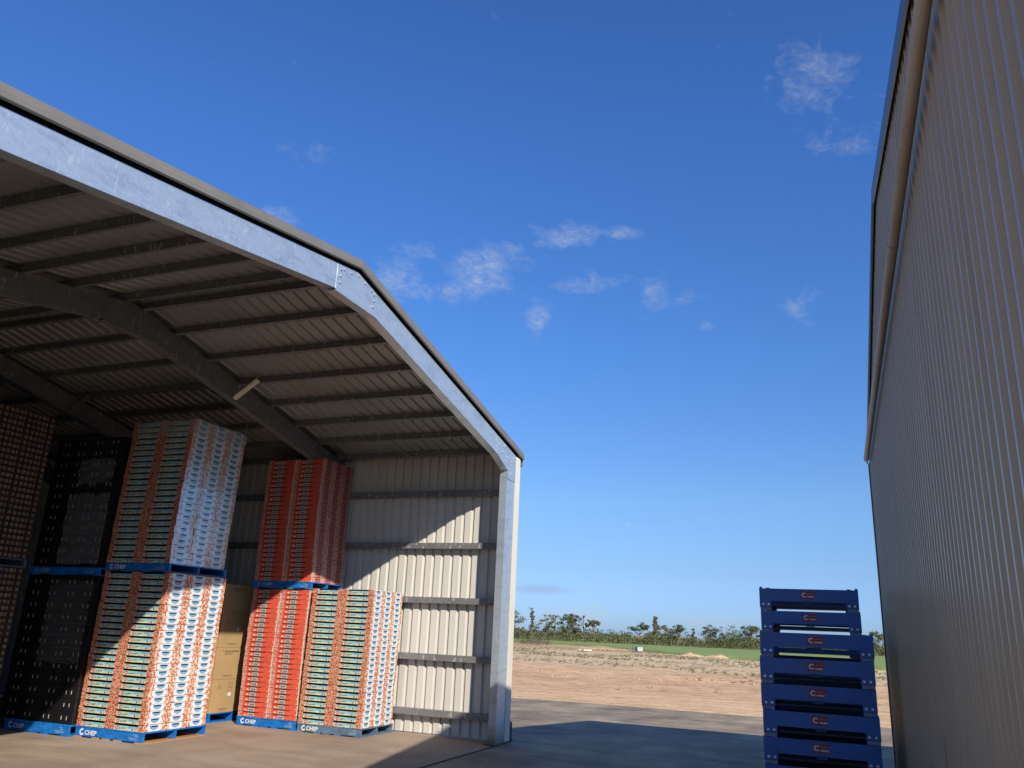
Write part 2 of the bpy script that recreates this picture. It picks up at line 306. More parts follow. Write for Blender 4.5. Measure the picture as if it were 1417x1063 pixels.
# crop of low green grass beyond
def grass_mat():
    m,nt,b=newmat('green_crop'); n=nz(nt,pos(nt,(.3,1.5,1)),.5,8,.7)
    r=ramp(nt,n,[(.3,(.20,.265,.06)),(.55,(.27,.335,.085)),(.75,(.34,.37,.12))]); nt.links.new(r.outputs[0],b.inputs['Base Color']); b.inputs['Roughness'].default_value=.9; return m
M['grass']=grass_mat()
GB=[(-130,150),(-70,140),(-45.8,122),(-34.3,109),(-24,97),(-18,87),(-13.4,80),(-7.5,77),(-2,72),(2.5,67.5),(14,62),(60,55)]
mb=MB()
for (x0,y0),(x1,y1) in zip(GB[:-1],GB[1:]):
    n=12
    for k in range(n):
        a=k/n;b=(k+1)/n
        p=[(x0+(x1-x0)*t,y0+(y1-y0)*t) for t in (a,b)]
        q=[(pp[0],pp[1]+1.0*noise.noise((pp[0]*.4,2,7))) for pp in p]
        mb.face([(q[0][0],q[0][1],.02),(q[1][0],q[1][1],.02),(q[1][0],q[1][1]+1,.24),(q[0][0],q[0][1]+1,.24)])
        mb.face([(q[0][0],q[0][1]+1,.24),(q[1][0],q[1][1]+1,.24),(q[1][0]*1.9,210,.24),(q[0][0]*1.9,210,.24)])
mb.build('crop_field',M['grass']).__setitem__('kind','structure')
# mounds of dirt
def mound(cx_,cy_,rx,ry,h,seed,label):
    mb=MB(); n=26; idx={}
    for j in range(n+1):
        for i in range(n+1):
            x=-1+2*i/n; y=-1+2*j/n; d=math.hypot(x,y); z=max(0,math.cos(min(1,d)*math.pi/2))**1.5*h*(1+.5*noise.noise((x*3+seed,y*3,seed)))
            idx[i,j]=len(mb.v); mb.v.append((x*rx,y*ry,z))
    for j in range(n):
        for i in range(n): mb.f.append((idx[i,j],idx[i+1,j],idx[i+1,j+1],idx[i,j+1])); mb.m.append(0); mb.sm.append(True)
    o=mb.build('dirt_mound',M['dirt'],loc=(cx_,cy_,-.02)); tag(o,label,'dirt mound','dirt mounds in front of the green crop',None); return o
mound(-13.2,79.5,1.6,1.3,.34,1.3,'left low mound of tan dirt in front of the green crop')
mound(-10.7,79,1.9,1.3,.30,4.1,'right low mound of tan dirt nearest the blue pallets')
mound(-24.5,88,4.5,2.5,.40,7.7,'long low dirt heap left of the small white tank')
M['sand']=pm('pale_sand',(.72,.62,.47),.95,0,.1,2,bump=.4,bscale=8)
mb=MB(); pts=[( -22.6+.55*math.cos(a)*(1+.2*math.sin(3*a)), 76.5+.8*math.sin(a)*(1+.2*math.cos(5*a)), .10) for a in [k*2*math.pi/24 for k in range(24)]]
mb.prism(pts,(0,0,.12)); o=mb.build('sand_patch',M['sand']); o['kind']='structure'
# slabs
mb=MB(); mb.box(-15.9,-5.015,-9,12.95,-.3,0); mb.build('floor',M['slab']).__setitem__('kind','structure')
mb=MB(); 
for k in range(60):
    x0=-5.0+k*.35 if k<20 else 2.0+(k-20)*.8; x1=-5.0+(k+1)*.35 if k<20 else 2.0+(k-19)*.8
    y0,y1=edge_y(x0)+.1,edge_y(x1)+.1
    mb.prism([(x0,-9,-.3),(x1,-9,-.3),(x1,y1,-.3),(x0,y0,-.3)],(0,0,.296))
for k in range(60):
    x0=-35+k*.5; x1=x0+.5
    y0,y1=edge_y(x0)+.1,edge_y(x1)+.1
    mb.prism([(x0,12.96,-.3),(x1,12.96,-.3),(x1,y1,-.3),(x0,y0,-.3)],(0,0,.296))
mb.build('pavement',M['apron']).__setitem__('kind','structure')
mb=MB(); mb.face([(-5.03,-9,.004),(-4.995,-9,.004),(-4.995,12.95,.004),(-5.03,12.95,.004)])
mb.face([(-5.0,12.98,.001),(2.0,12.98,.001),(2.0,13.0,.001),(-5.0,13.0,.001)]); mb.face([(-5.0,7.0,.001),(.5,7.0,.001),(.5,7.015,.001),(-5,7.015,.001)])
o=mb.build('pavement_joint',M['joint']); o['kind']='structure'

# ------------------------------------------------------------------ left shed
AY,AZ,SLR,SLL=7.35,5.65,.207,.168     # rafter-top ridge, slopes
YW=12.79                               # inside face of right wall cladding
YC0,YC1=12.26,12.62                    # column across
YL=1.95
FX=-5.02
def rz(Y): return AZ-(SLR*(Y-AY) if Y>AY else SLL*(AY-Y))
shed=empty('farm_shed',(-5,13,0),'open fronted galvanised steel shed full of stacked pallets, left of the alley','shed')
def P(name,mb,mat,label=None,parent=None):
    me_o=mb.build(name,mat,parent or shed)
    if parent is None: me_o.location=(5,-13,0)
    if label: me_o['label']=label
    return me_o
def corr(U0,U1,pt,v0,v1,N_,pitch=.19,h=.029,mirror=False):
    """trapezoid ribbed sheet: pt(u,v)->Vector; v0(u),v1(u) extents"""
    mb=MB(); prof=[]; u=U0
    while u<U1:
        for du,hh in ((0,0),(.118*pitch/.19,0),(.136*pitch/.19,h),(.172*pitch/.19,h)):
            if u+du<=U1: prof.append((u+du,hh))
        u+=pitch
    prof.append((U1,0)); N_=Vector(N_); i0=len(mb.v)
    for (a,hh) in prof:
        mb.v.append(tuple(pt(a,v0(a))+N_*hh)); mb.v.append(tuple(pt(a,v1(a))+N_*hh))
    for k in range(len(prof)-1):
        i=2*k; mb.f.append((i,i+2,i+3,i+1)); mb.m.append(0); mb.sm.append(False)
    return mb
def cprof(o,a,b,d,w,lip=.02,t=.004):
    """C section outline in plane axes a (depth) b (flange dir), origin o at web/bottom"""
    a=Vector(a);b=Vector(b);o=Vector(o)
    pts=[(0,0),(0,w),(lip,w),(lip,w-t),(t,w-t),(t,t),(d-t,t),(d-t,w-t),(d-lip,w-t),(d-lip,w),(d,w),(d,0)]
    return [o+a*x+b*y for x,y in pts]
def cbeam(mb,o,a,b,d,w,vec,m=0,**k): mb.prism(cprof(o,a,b,d,w,**k),vec,m)
RD=.30
for fi,fx in enumerate((FX,-8.5,-12.0,-15.5)):
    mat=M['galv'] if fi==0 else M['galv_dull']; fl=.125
    # columns
    mb=MB(); cbeam(mb,(fx,YC0,0),(0,1,0),(-1,0,0),YC1-YC0,fl,(0,0,rz(YC1)-.04)); P('column',mb,mat)
    mb=MB(); cbeam(mb,(fx,YL,0),(0,1,0),(-1,0,0),.36,fl,(0,0,rz(YL)-.04)); P('column',mb,mat)
    # rafters
    nR=Vector((0,SLR,1)).normalized(); nL=Vector((0,-SLL,1)).normalized()
    mb=MB(); st=Vector((fx,AY,AZ))-nR*RD; en=Vector((fx,YC1+.1,rz(YC1+.1)))-nR*RD; cbeam(mb,st,nR,(-1,0,0),RD,fl,en-st); P('rafter',mb,mat)
    mb=MB(); st=Vector((fx+.0025,AY,AZ))-nL*RD; en=Vector((fx+.0025,YL,rz(YL)))-nL*RD; cbeam(mb,st,nL,(-1,0,0),RD,fl,en-st); P('rafter',mb,mat)
    if fi==0:
        for (ya,yb,nn) in ((AY+.43,11.74,nR),(YL,AY-.43,nL)):
            mb=MB(); q=[Vector((fx+.001,yy,rz(yy)))-nn*dd for yy,dd in ((ya,RD-.002),(yb,RD-.002),(yb,RD-.036),(ya,RD-.036))]; mb.prism(q,(.0035,0,0)); P('rafter_lip',mb,mat)
    # apex bracket
    mb=MB(); x=fx+.005
    a0,a1=AY-.42,AY+.42; zb=rz(a1)-RD*1.03
    poly=[(x,a0,rz(a0)-.01),(x,a0,zb),(x,a1,zb),(x,a1,rz(a1)-.01),(x,AY,AZ-.01)]
    mb.prism(poly,(.0025,0,0)); mb.box(x-.12,x,a0,a1,zb-.004,zb)
    br=P('apex_bracket',mb,mat)
    if fi==0:
        mb=MB()
        for yy in (a0+.06,a1-.06):
            for dz in (.06,.14,.22): mb.tube((x+.005,yy,rz(yy)-dz),(x+.017,yy,rz(yy)-dz),.013,n=8)
        for k in range(5):
            yy=a0+.12+k*.15; mb.tube((x+.005,yy,rz(yy)-.045),(x+.015,yy,rz(yy)-.045),.012,n=8)
        mb.build('bolts',M['bolt'],br)
    # knee bracket
    mb=MB(); k0=11.76
    poly=[(x,k0,rz(k0)-.02),(x,k0,rz(k0)-RD*1.02),(x,YC0+.0,4.24),(x,YC0+.0,4.1),(x,YC1-.005,4.1),(x,YC1-.005,rz(YC1)-.02)]
    mb.prism(poly,(.005,0,0))
    p0=Vector((x,k0,rz(k0)-RD*1.02)); p1=Vector((x,YC0,4.24)); mb.prism([p0,p0+Vector((0,0,.005)),p1+Vector((0,0,.005)),p1],(-.12,0,0))
    kb=P('knee_bracket',mb,mat)
    if fi==0:
        mb=MB()
        for yy,zz in ((12.0,4.5),(12.2,4.45),(12.4,4.4),(12.4,4.2),(12.5,4.5),(11.85,4.6),(12.1,4.62)): mb.tube((x+.005,yy,zz),(x+.017,yy,zz),.013,n=8)
        mb.build('bolts',M['bolt'],kb)
    # foot plate
    mb=MB(); mb.box(fx-.16,fx+.02,YC0-.05,YC1+.06,.0,.012); P('base_plate',mb,M['galv_dull'])
# purlins
PY=[2.1,2.8,3.55,4.28,5.06,5.75,6.43,7.19,7.49,8.11,8.84,9.58,10.31,11.05,11.77,12.47]
for y in PY:
    mb=MB(); s=1 if y>AY else -1
    n_=Vector((0,SLR,1)).normalized() if y>AY else Vector((0,-SLL,1)).normalized(); t_=Vector((0,1,-SLR)).normalized() if y>AY else Vector((0,1,SLL)).normalized()
    cbeam(mb,Vector((-15.6,y,rz(y)+.004)),n_,t_,.10,.055,(10.55,0,0),lip=.015,t=.004); P('purlin',mb,M['galv_dull'])
# roof sheets
zoff=.108
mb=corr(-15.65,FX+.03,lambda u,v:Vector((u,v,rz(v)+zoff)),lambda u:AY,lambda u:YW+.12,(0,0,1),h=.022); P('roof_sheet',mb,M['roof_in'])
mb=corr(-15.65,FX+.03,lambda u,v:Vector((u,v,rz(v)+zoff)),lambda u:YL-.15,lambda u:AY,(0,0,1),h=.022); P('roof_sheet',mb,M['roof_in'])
mb=MB(); zr=AZ+zoff+.034
for s_,sl_ in ((1,SLR),(-1,SLL)): mb.face([(-15.6,AY,zr),(FX,AY,zr),(FX,AY+s_*.2,zr-sl_*.2),(-15.6,AY+s_*.2,zr-sl_*.2)])
P('ridge_cap',mb,M['barge'])
# barge flashing along both front slopes: profile with a mid crease and drip edge
for y0,y1 in ((AY,YW+.10),(YL-.15,AY)):
    mb=MB(); prof=[(-.20,.150),(.045,.150),(.047,.105),(.055,.098),(.055,.045),(.045,.034),(.03,.034)]
    for k in range(len(prof)-1):
        (x0,h0),(x1,h1)=prof[k],prof[k+1]
        mb.face([(FX+x0,y0,rz(y0)+h0),(FX+x1,y0,rz(y0)+h1),(FX+x1,y1,rz(y1)+h1),(FX+x0,y1,rz(y1)+h0)])
    if y0==AY:
        mb.face([(FX+.055,y1,rz(y1)+.045),(FX+.045,y1,rz(y1)+.15),(FX-.2,y1,rz(y1)+.15),(FX-.2,y1,rz(y1)+.03)])
    bf=P('barge_flashing',mb,M['barge'])
    mb=MB(); mb.prism([(FX-.03,y0,rz(y0)-.0),(FX-.03,y1,rz(y1)-.0),(FX-.03,y1,rz(y1)+.10),(FX-.03,y0,rz(y0)+.10)],(-.006,0,0)); P('gap_shade_strip',mb,M['dark'])  # added black strip standing in for shade in the gap under the barge
# right wall cladding and girts
mb=corr(-15.6,FX-.0,lambda u,v:Vector((u,YW,v)),lambda u:.012,lambda u:rz(YW)+.115,(0,1,0),pitch=.178); P('wall_cladding',mb,M['wall_in'])
for z in (.33,1.195,2.115,3.03,3.94):
    mb=MB(); 
    # top-hat girt: flange on wall, projecting web
    for x0,x1 in ((-8.5+.01,FX-.02),(-12+.01,-8.5-.13),(-15.4,-12-.13)):
        cbeam(mb,(x0,YW-.122,z-.045),(0,0,1),(0,1,0),.10,.12,(x1-x0,0,0),lip=.018,t=.004)
    P('girt',mb,M['galv_dull'] if 0 else M['wall_girt'] if 'wall_girt' in M else M['galv_dull'])
# cream corner flashing
mb=MB(); mb.box(FX+.002,FX+.008,YC1+.004,YW+.045,.02,rz(YW)+.02); mb.box(FX-.12,FX+.008,YW+.045,YW+.05,.02,rz(YW)+.02); P('corner_flashing',mb,M['cream'])
mb=MB(); mb.box(-15.6,FX+.02,YW+.121,YW+.125,rz(YW)-.10,rz(YW)+.13); mb.box(-15.6,FX+.02,YW+.035,YW+.121,rz(YW)-.10,rz(YW)-.096); P('eave_trim',mb,M['barge'])
# back and left walls
mb=corr(YL-.05,YW,lambda u,v:Vector((-15.62,u,v)),lambda u:.012,lambda u:rz(u)+.115,(-1,0,0)); P('wall_cladding',mb,M['wall_in'])
mb=corr(-15.6,FX,lambda u,v:Vector((u,YL-.06,v)),lambda u:.012,lambda u:rz(YL)+.125,(0,-1,0)); P('wall_cladding',mb,M['wall_in'])
# fly braces
for fx in (-8.5,-12.0):
    mb=MB(); a=Vector((fx+.03,9.42,rz(9.42)-.30)); b=Vector((fx+.40,9.47,rz(9.47)-.0)); 
    d=(b-a); w=Vector((0,.075,-.016)); mb.prism([a,b,b+w,a+w],(0.0,.004,-.004)); mb.prism([a,b,b+Vector((.02,0,.04)),a+Vector((.02,0,.04))],(0,.004,0)); P('fly_brace',mb,M['cream'] if fx>-9 else M['galv_dull'])
# dark post stub outside the corner
mb=MB(); mb.box(-.05,.05,-.03,.03,0,.27); mb.box(-.04,.04,-.025,.025,.27,.285); mb.box(-.07,.07,-.05,.05,0,.012); o=mb.build('post_stub',pm('dark_grey_paint',(.03,.033,.038),.5)); o.location=(-5.10,13.0,0); tag(o,'short dark grey post stub behind the foot of the shed corner','post')

# ------------------------------------------------------------------ right shed
XW,RA,RZA,RSL,RY0,RY1=.53,6.62,5.32,.2055,1.22,12.0
def gz(Y): return RZA-RSL*abs(Y-RA)
rs=empty('metal_building',(XW,RY1,0),'tall beige ribbed steel building with shallow gable, right of the alley','building')
def Q(name,mb,mat):
    o=mb.build(name,mat,rs); o.location=(-XW,-RY1,0); return o
mb=corr(RY0,RY1,lambda u,v:Vector((XW,u,v)),lambda u:.02,lambda u:gz(u)-.005,(-1,0,0),pitch=.133,h=.019); Q('wall_cladding',mb,M['wall_out'])
mb=corr(XW+.005,13.5,lambda u,v:Vector((u,RY1,v)),lambda u:.02,lambda u:gz(RY1)-.03,(0,1,0),pitch=.133,h=.019); Q('wall_cladding',mb,M['wall_out'])
mb=corr(XW+.005,13.5,lambda u,v:Vector((u,RY0,v)),lambda u:.02,lambda u:gz(RY0)-.03,(0,-1,0),pitch=.133,h=.019); Q('wall_cladding',mb,M['wall_out'])
mb=corr(RY0,RY1,lambda u,v:Vector((13.5,u,v)),lambda u:.02,lambda u:gz(u)-.005,(1,0,0)); Q('wall_cladding',mb,M['wall_out'])
for y0,y1 in ((RA,RY1+.06),(RY0-.06,RA)):
    mb=corr(XW-.02,13.55,lambda u,v:Vector((u,v,gz(v)+.004)),lambda u,y0=y0:y0,lambda u,y1=y1:y1,(0,0,1)); Q('roof_sheet',mb,M['slate'])
    mb=MB(); prof=[(.16,.05),(-.045,.05),(-.05,-.075),(-.035,-.085)]
    for k in range(3):
        (x0,h0),(x1,h1)=prof[k],prof[k+1]
        mb.face([(XW+x0,y0,gz(y0)+h0),(XW+x1,y0,gz(y0)+h1),(XW+x1,y1,gz(y1)+h1),(XW+x0,y1,gz(y1)+h0)])
    Q('barge_flashing',mb,M['slate'])
mb=MB(); mb.box(XW-.034,XW-.031,RY1-.05,RY1+.033,.02,gz(RY1)-.09); mb.box(XW-.034,XW+.05,RY1+.033,RY1+.036,.02,gz(RY1)-.09); Q('corner_flashing',mb,M['wall_out'])
PX,PZ,PR=.459,4.082,.032
mb=MB(); mb.tube((PX,RY0,PZ-.0),(PX,11.55,PZ),PR,n=20); pp=Q('pipe',mb,M['pipe'])
mb=MB()
for y in (2.6,5.0,7.4,9.8): mb.tube((PX,y,PZ),(PX,y+.008,PZ),PR+.0015,n=20)
o=mb.build('pipe_joint',pm('dark_seam',(.2,.16,.13),.6),pp)

# ------------------------------------------------------------------ timber pallets
def text_mesh(body,size,off=.0):
    cu=bpy.data.curves.new('lettering','FONT'); cu.body=body; cu.size=size; cu.offset=off; cu.align_x='LEFT'
    o=bpy.data.objects.new('lettering',cu); COL.objects.link(o); bpy.context.view_layer.update()
    dg=bpy.context.evaluated_depsgraph_get(); me=bpy.data.meshes.new_from_object(o.evaluated_get(dg)); bpy.data.objects.remove(o); return me
TXT=text_mesh('CHEP',.088,.003)
def pallet(x0,y0,z0,w,d,h,label,paint='blue',bottom=None,ink='white_ink'):
    root=empty('timber_pallet',(x0,y0,z0),label,'pallet','blue timber pallets under the stacks'); pm_=M[paint]
    tb=h*.13; 
    for yy in (0,(d-.045)/2,d-.045):
        mb=MB(); mb.box(0.008,w-.008,yy+.004,yy+.045,tb,h-tb); b=mb.build('bearer',pm_,root)
    mb=MB(); n=7; bw=w*.118
    for k in range(n):
        xx=(w-bw)*k/(n-1); j=random.uniform(-.004,.004); mb.box(xx,xx+bw,j,d+j,h-tb,h-random.uniform(0,.003))
    mb.build('top_deck',pm_,root)
    mb=MB(); n=5; bw=w*.105
    for k in range(n):
        xx=(w-bw)*[0,.30,.47,.66,1][k]; mb.box(xx,xx+bw,-.002,d,0,tb)
    mb.build('bottom_deck',M[bottom] if bottom else pm_,root)
    lg=link('lettering',TXT,root,(w*.155,.0,h*.30)); lg.rotation_euler=(R(90),0,0); lg.data=TXT.copy(); lg.data.materials.clear(); lg.data.materials.append(M[ink])
    lg.scale=(1,.9,1)
    mb=MB(); c=(w*.11,h*.50); r=h*.30    # round open emblem left of the word
    for k in range(14):
        a0=R(50+k*20); a1=R(50+(k+1)*20)
        mb.face([(c[0]+r*math.cos(a0),.001,c[1]+r*math.sin(a0)),(c[0]+r*.5*math.cos(a0),.001,c[1]+r*.5*math.sin(a0)),(c[0]+r*.5*math.cos(a1),.001,c[1]+r*.5*math.sin(a1)),(c[0]+r*math.cos(a1),.001,c[1]+r*math.sin(a1))])
    mb.build('emblem',M[ink],root)
    mb=MB()
    for zz,xa,xb in ((.70,.86,.91),(.57,.88,.92),(.40,.80,.93),(.28,.82,.93)):
        x=xa
        while x<xb:
            l=random.uniform(.008,.018); mb.face([(w*x,.001,h*zz),(w*(x+l),.001,h*zz),(w*(x+l),.001,h*(zz+.07)),(w*x,.001,h*(zz+.07))]); x+=l+.005
    mb.build('small_print',M['ink_soft'],root)
    return root
pallet(-10.14,9.15,0,1.25,1.22,.15,'bright blue timber pallet with raw orange base board under the lower teal trays','blue','raw_wood')
pallet(-10.15,9.15,2.275,1.24,1.20,.125,'blue timber pallet between the two tiers of the tall teal tray stack','blue','blue_old')
pallet(-11.45,9.06,0,1.29,1.2,.15,'blue timber pallet on the floor under the black crates')
pallet(-11.60,9.06,2.20,1.45,1.2,.115,'blue timber pallet between the upper and lower black crates','blue',None,'ink_soft')
pallet(-12.62,7.66,.0,1.2,1.2,.11,'timber pallet on the floor under the tan panelled cartons','blue_old',None,'ink_soft')
pallet(-12.62,7.66,2.275,1.2,1.2,.12,'greyed timber pallet between tiers of tan panelled cartons','blue_old',None,'ink_soft')
pallet(-9.45,11.71,0,1.20,.95,.14,'blue timber pallet on the floor under the red trays')
pallet(-9.49,11.73,2.20,1.22,.94,.125,'blue timber pallet between the upper and lower red trays','blue','blue_old','ink_soft')
pallet(-8.20,11.65,0,1.19,1.0,.13,'faded grey blue pallet under the short teal tray stack','blue_old',None,'white_ink')
pallet(-10.95,11.52,0,1.09,1.2,.15,'blue timber pallet on the floor under the brown cartons')

# ------------------------------------------------------------------ printed trays
def teal_tray(w,d,h,filmed=False):
    fx='_film' if filmed else ''
    mats=[M[k] for k in ('fruit','teal','dark','white'+fx,'flower'+fx,'badge'+fx,'cyan'+fx,'redspot','creamc','olive','tealblue','inkdark','inkbrown')]
    FR,TE,DK,WH,FL,BA,CY,RS,CR,OL,TB,IN,IB=range(13)
    mb=MB(); mg=.085; H=h-.003; v=.70*H
    def fq(u0,u1,v0,v1,m,y=0,c=0): mb.face([(u0,y,v0),(u1,y,v0),(u1-c,y,v1),(u0+c,y,v1)],m)
    fq(0,mg,0,H,FR); fq(w-mg,w,0,H,FR); fq(mg,w-mg,0,v,TE)
    fq(mg,w-mg,v,H,DK,.045); mb.face([(mg,0,v),(w-mg,0,v),(w-mg,.045,v),(mg,.045,v)],DK)  # shade inside the open tray put in as black faces
    # scalloped edge of fruit print
    for s in (0,1):
        for k in range(3):
            vv=H*(.12+.3*k); uu=mg if s==0 else w-mg; sg=1 if s==0 else -1
            pts=[(uu,-.0008,vv-.012),(uu+sg*.014,-.0008,vv-.006),(uu+sg*.014,-.0008,vv+.006),(uu,-.0008,vv+.012)]; mb.face(pts if s==0 else pts[::-1],FR)
    fq(mg+.005,w-mg-.005,.01*H,.24*H,OL,-.0008)
    fq(w*.55,w-mg-.01,.42*H,.66*H,TB,-.0008,.01)
    fq(mg+.012,mg+.10,.02*H,.40*H,CR,-.0012,.03)
    def disc(cu,cv,r,m,y,n=10): mb.face([(cu+r*math.cos(2*math.pi*k/n),y,cv+r*.95*math.sin(2*math.pi*k/n)) for k in range(n)],m)
    disc(mg+.062,.36*H,.33*H,RS,-.002); disc(mg+.062,.36*H,.14*H,CR,-.0026); disc(mg+.115,.30*H,.13*H,IB,-.002); disc(w*.70,.20*H,.16*H,IB,-.002); disc(w*.78,.16*H,.12*H,RS,-.002)
    fq(w*.38,w*.50,.33*H,.42*H,IN,-.0012); fq(w*.36,w*.44,.20*H,.26*H,IN,-.0012)
    # +X side: white card with badge and floral ends
    def sq(y0,y1,z0,z1,m,x=0,c=0,c0=0): mb.face([(w+x,y0+c0,z0),(w+x,y1-c0,z0),(w+x,y1-c,z1),(w+x,y0+c,z1)],m)
    sq(0,d,0,H,WH)
    mb.face([(w+.001,0,0),(w+.001,d*.25,0),(w+.001,d*.17,H*.45),(w+.001,d*.20,H),(w+.001,0,H)],FL); mb.face([(w+.001,d,0),(w+.001,d,H),(w+.001,d*.80,H),(w+.001,d*.85,H*.45),(w+.001,d*.75,0)],FL)
    sq(d*.29,d*.71,H*.36,H*.86,BA,.001,0,d*.07); sq(d*.36,d*.64,H*.42,H*.60,CY,.0016,0,d*.03); sq(d*.38,d*.62,H*.66,H*.84,DK,.0016); sq(d*.42,d*.58,H*.22,H*.31,BA,.001)
    # hidden sides, floor
    mb.face([(0,0,0),(0,0,H),(0,d,H),(0,d,0)],WH); mb.face([(0,d,0),(0,d,H),(w,d,H),(w,d,0)],WH); mb.face([(0,0,0),(0,d,0),(w,d,0),(w,0,0)],WH)
    me=bpy.data.meshes.new('fruit_tray'); me.from_pydata(mb.v,[],mb.f)
    for x in mats: me.materials.append(x)
    me.polygons.foreach_set('material_index',mb.m); me.update(); return me
def red_tray(w,d,h):
    mats=[M[k] for k in ('redcard','pinkdots','dark','greylab','redside','slotred','inkdark','creamc')]
    RC,PD,DK,GL,RS,SL,IN,CR=range(8); mb=MB(); H=h-.003
    def fq(u0,u1,v0,v1,m,y=0,c=0): mb.face([(u0,y,v0),(u1,y,v0),(u1-c,y,v1),(u0+c,y,v1)],m)
    fq(0,w,0,H,RC); fq(0,.10*w,0,H,PD,-.001); fq(.10*w,.135*w,.0,H,PD,-.001,.006); fq(.965*w,w,0,H,CR,-.001); fq(.9*w,.965*w,0,H*.35,PD,-.001,.01)
    fq(.33*w,.57*w,.04*H,.76*H,GL,-.002,.012); fq(.33*w,.57*w,.80*H,.98*H,DK,-.002); fq(.18*w,.33*w,.82*H,.96*H,SL,-.002); fq(.57*w,.72*w,.82*H,.96*H,SL,-.002)
    fq(.38*w,.52*w,.32*H,.54*H,IN,-.003); fq(.42*w,.47*w,.40*H,.47*H,GL,-.0035); fq(.36*w,.54*w,.12*H,.18*H,IN,-.003)
    fq(.20*w,.30*w,.18*H,.5*H,CR,-.0016,.02)
    def sq(y0,y1,z0,z1,m,x=0): mb.face([(w+x,y0,z0),(w+x,y1,z0),(w+x,y1,z1),(w+x,y0,z1)],m)
    sq(0,d,0,H,PD); sq(d*.26,d*.74,0,H,RS,.001); sq(d*.30,d*.70,H*.52,H*.66,DK,.002); sq(d*.30,d*.35,H*.36,H*.80,SL,.002); sq(d*.65,d*.70,H*.36,H*.80,SL,.002); sq(d*.28,d*.72,0,H*.10,SL,.002)
    mb.face([(0,0,0),(0,0,H),(0,d,H),(0,d,0)],RC); mb.face([(0,d,0),(0,d,H),(w,d,H),(w,d,0)],RC); mb.face([(0,0,0),(0,d,0),(w,d,0),(w,0,0)],RC); mb.face([(0,0,H),(w,0,H),(w,d,H),(0,d,H)],SL)
    me=bpy.data.meshes.new('fruit_tray'); me.from_pydata(mb.v,[],mb.f)
    for x in mats: me.materials.append(x)
    me.polygons.foreach_set('material_index',mb.m); me.update(); return me
def tray_stack(x0,y0,z0,W_,D_,z1,n,kind,name,adj,grp,side=True,filmed=False,lean=(0,0)):
    w=W_/2; d=D_/3; h=(z1-z0)/n
    me=teal_tray(w-.003,d-.004,h,filmed) if kind=='t' else red_tray(w-.003,d-.004,h)
    cells=[(0,0,'front left'),(1,0,'front right')]+([(1,1,'right side middle'),(1,2,'right side rear')] if side else [])
    for k in range(n):
        for i,j,nm in cells:
            t=k/n
            o=link('teal_fruit_tray' if kind=='t' else 'red_fruit_tray',me,None,(x0+i*w+random.uniform(-.005,.005)+lean[0]*t+.012*math.sin(3.1*t+x0*7),y0+j*d+random.uniform(-.005,.005)+lean[1]*t-.010*math.sin(3.1*t),z0+k*h)); o.rotation_euler=(0,random.uniform(-.003,.003),random.uniform(-.008,.008))
            tag(o,f'{adj}, {nm} column, {lay(k,n)}, {name}','tray',grp)
TG='teal and red printed fruit trays stacked on pallets'; RG='red printed fruit trays stacked on pallets'
tray_stack(-10.13,9.16,.15,1.23,1.20,2.27,24,'t','lower tall stack','teal fruit tray',TG)
tray_stack(-10.13,9.16,2.40,1.20,1.17,4.56,24,'t','upper tall stack','teal fruit tray',TG,True,True,(.03,.02))
tray_stack(-8.19,11.66,.13,1.17,.98,2.22,24,'t','short stack by the wall','teal fruit tray',TG)
tray_stack(-9.44,11.72,.14,1.18,.92,2.19,26,'r','lower red stack','red fruit tray',RG,False)
tray_stack(-9.48,11.74,2.325,1.20,.92,4.45,26,'r','upper red stack','red fruit tray',RG,True)

# ------------------------------------------------------------------ black crates
def black_crate(w,d,h):
    mb=MB(); mb.box(0,w,0,d,0,h-.004); mb.box(.0,w,-.002,0,h-.014,h-.008)
    for u in (.22*w,.36*w,.70*w,.84*w): mb.box(u,u+.011,-.003,.0,h*.33,h*.62,1)
    me=bpy.data.meshes.new('black_crate'); me.from_pydata(mb.v,[],mb.f); me.materials.append(M['black']); me.materials.append(M['slotwhite']); me.polygons.foreach_set('material_index',mb.m); me.update(); return me
for (z0,z1,n,nm,x0,wd) in ((.15,2.19,12,'lower black stack',-11.62,1.45),(2.32,4.32,12,'upper black stack',-11.58,1.40)):
    me=black_crate(wd/2-.003,1.17,(z1-z0)/n)
    for k in range(n):
        for i,c in ((0,'left'),(1,'right')):
            o=link('black_crate',me,None,(x0+i*wd/2+random.uniform(-.003,.003),9.10+random.uniform(-.004,.004),z0+k*(z1-z0)/n))
            tag(o,f'glossy black crate with white tab marks, {c} column, {lay(k,n)}, {nm}','crate','black crates stacked on pallets')
def film_sheet(name,label,x0,x1,z0,z1,y,mat,rag=.04,nx=24,nzv=24,skew=0):
    mb=MB(); idx={}
    for j in range(nzv+1):
        for i in range(nx+1):
            u=i/nx; v=j/nzv
            e0=rag*noise.noise((v*6,1.3,z0)); e1=rag*noise.noise((v*6,7.3,z0)); t0=rag*noise.noise((u*5,2.2,z1)); t1=rag*noise.noise((u*5,9.2,z1))
            xx=x0+e0+(x1+e1-x0-e0)*u; zz=z0+t0+(z1+t1-z0-t0)*v+skew*u
            idx[i,j]=len(mb.v); mb.v.append((xx,y-.008-.012*abs(noise.noise((xx*3,zz*9,5))),zz))
    for j in range(nzv):
        for i in range(nx): mb.f.append((idx[i,j],idx[i+1,j],idx[i+1,j+1],idx[i,j+1])); mb.m.append(0); mb.sm.append(True)
    o=mb.build(name,mat); tag(o,label,'stretch film'); return o
film_sheet('stretch_film','wide grey crinkled stretch film over the upper black crates',-11.08,-10.24,2.36,3.42,9.095,M['film'],.05)
film_sheet('stretch_film','small torn patch of pale stretch film high on the black crates',-10.98,-10.28,3.58,3.98,9.095,M['film'],.07)
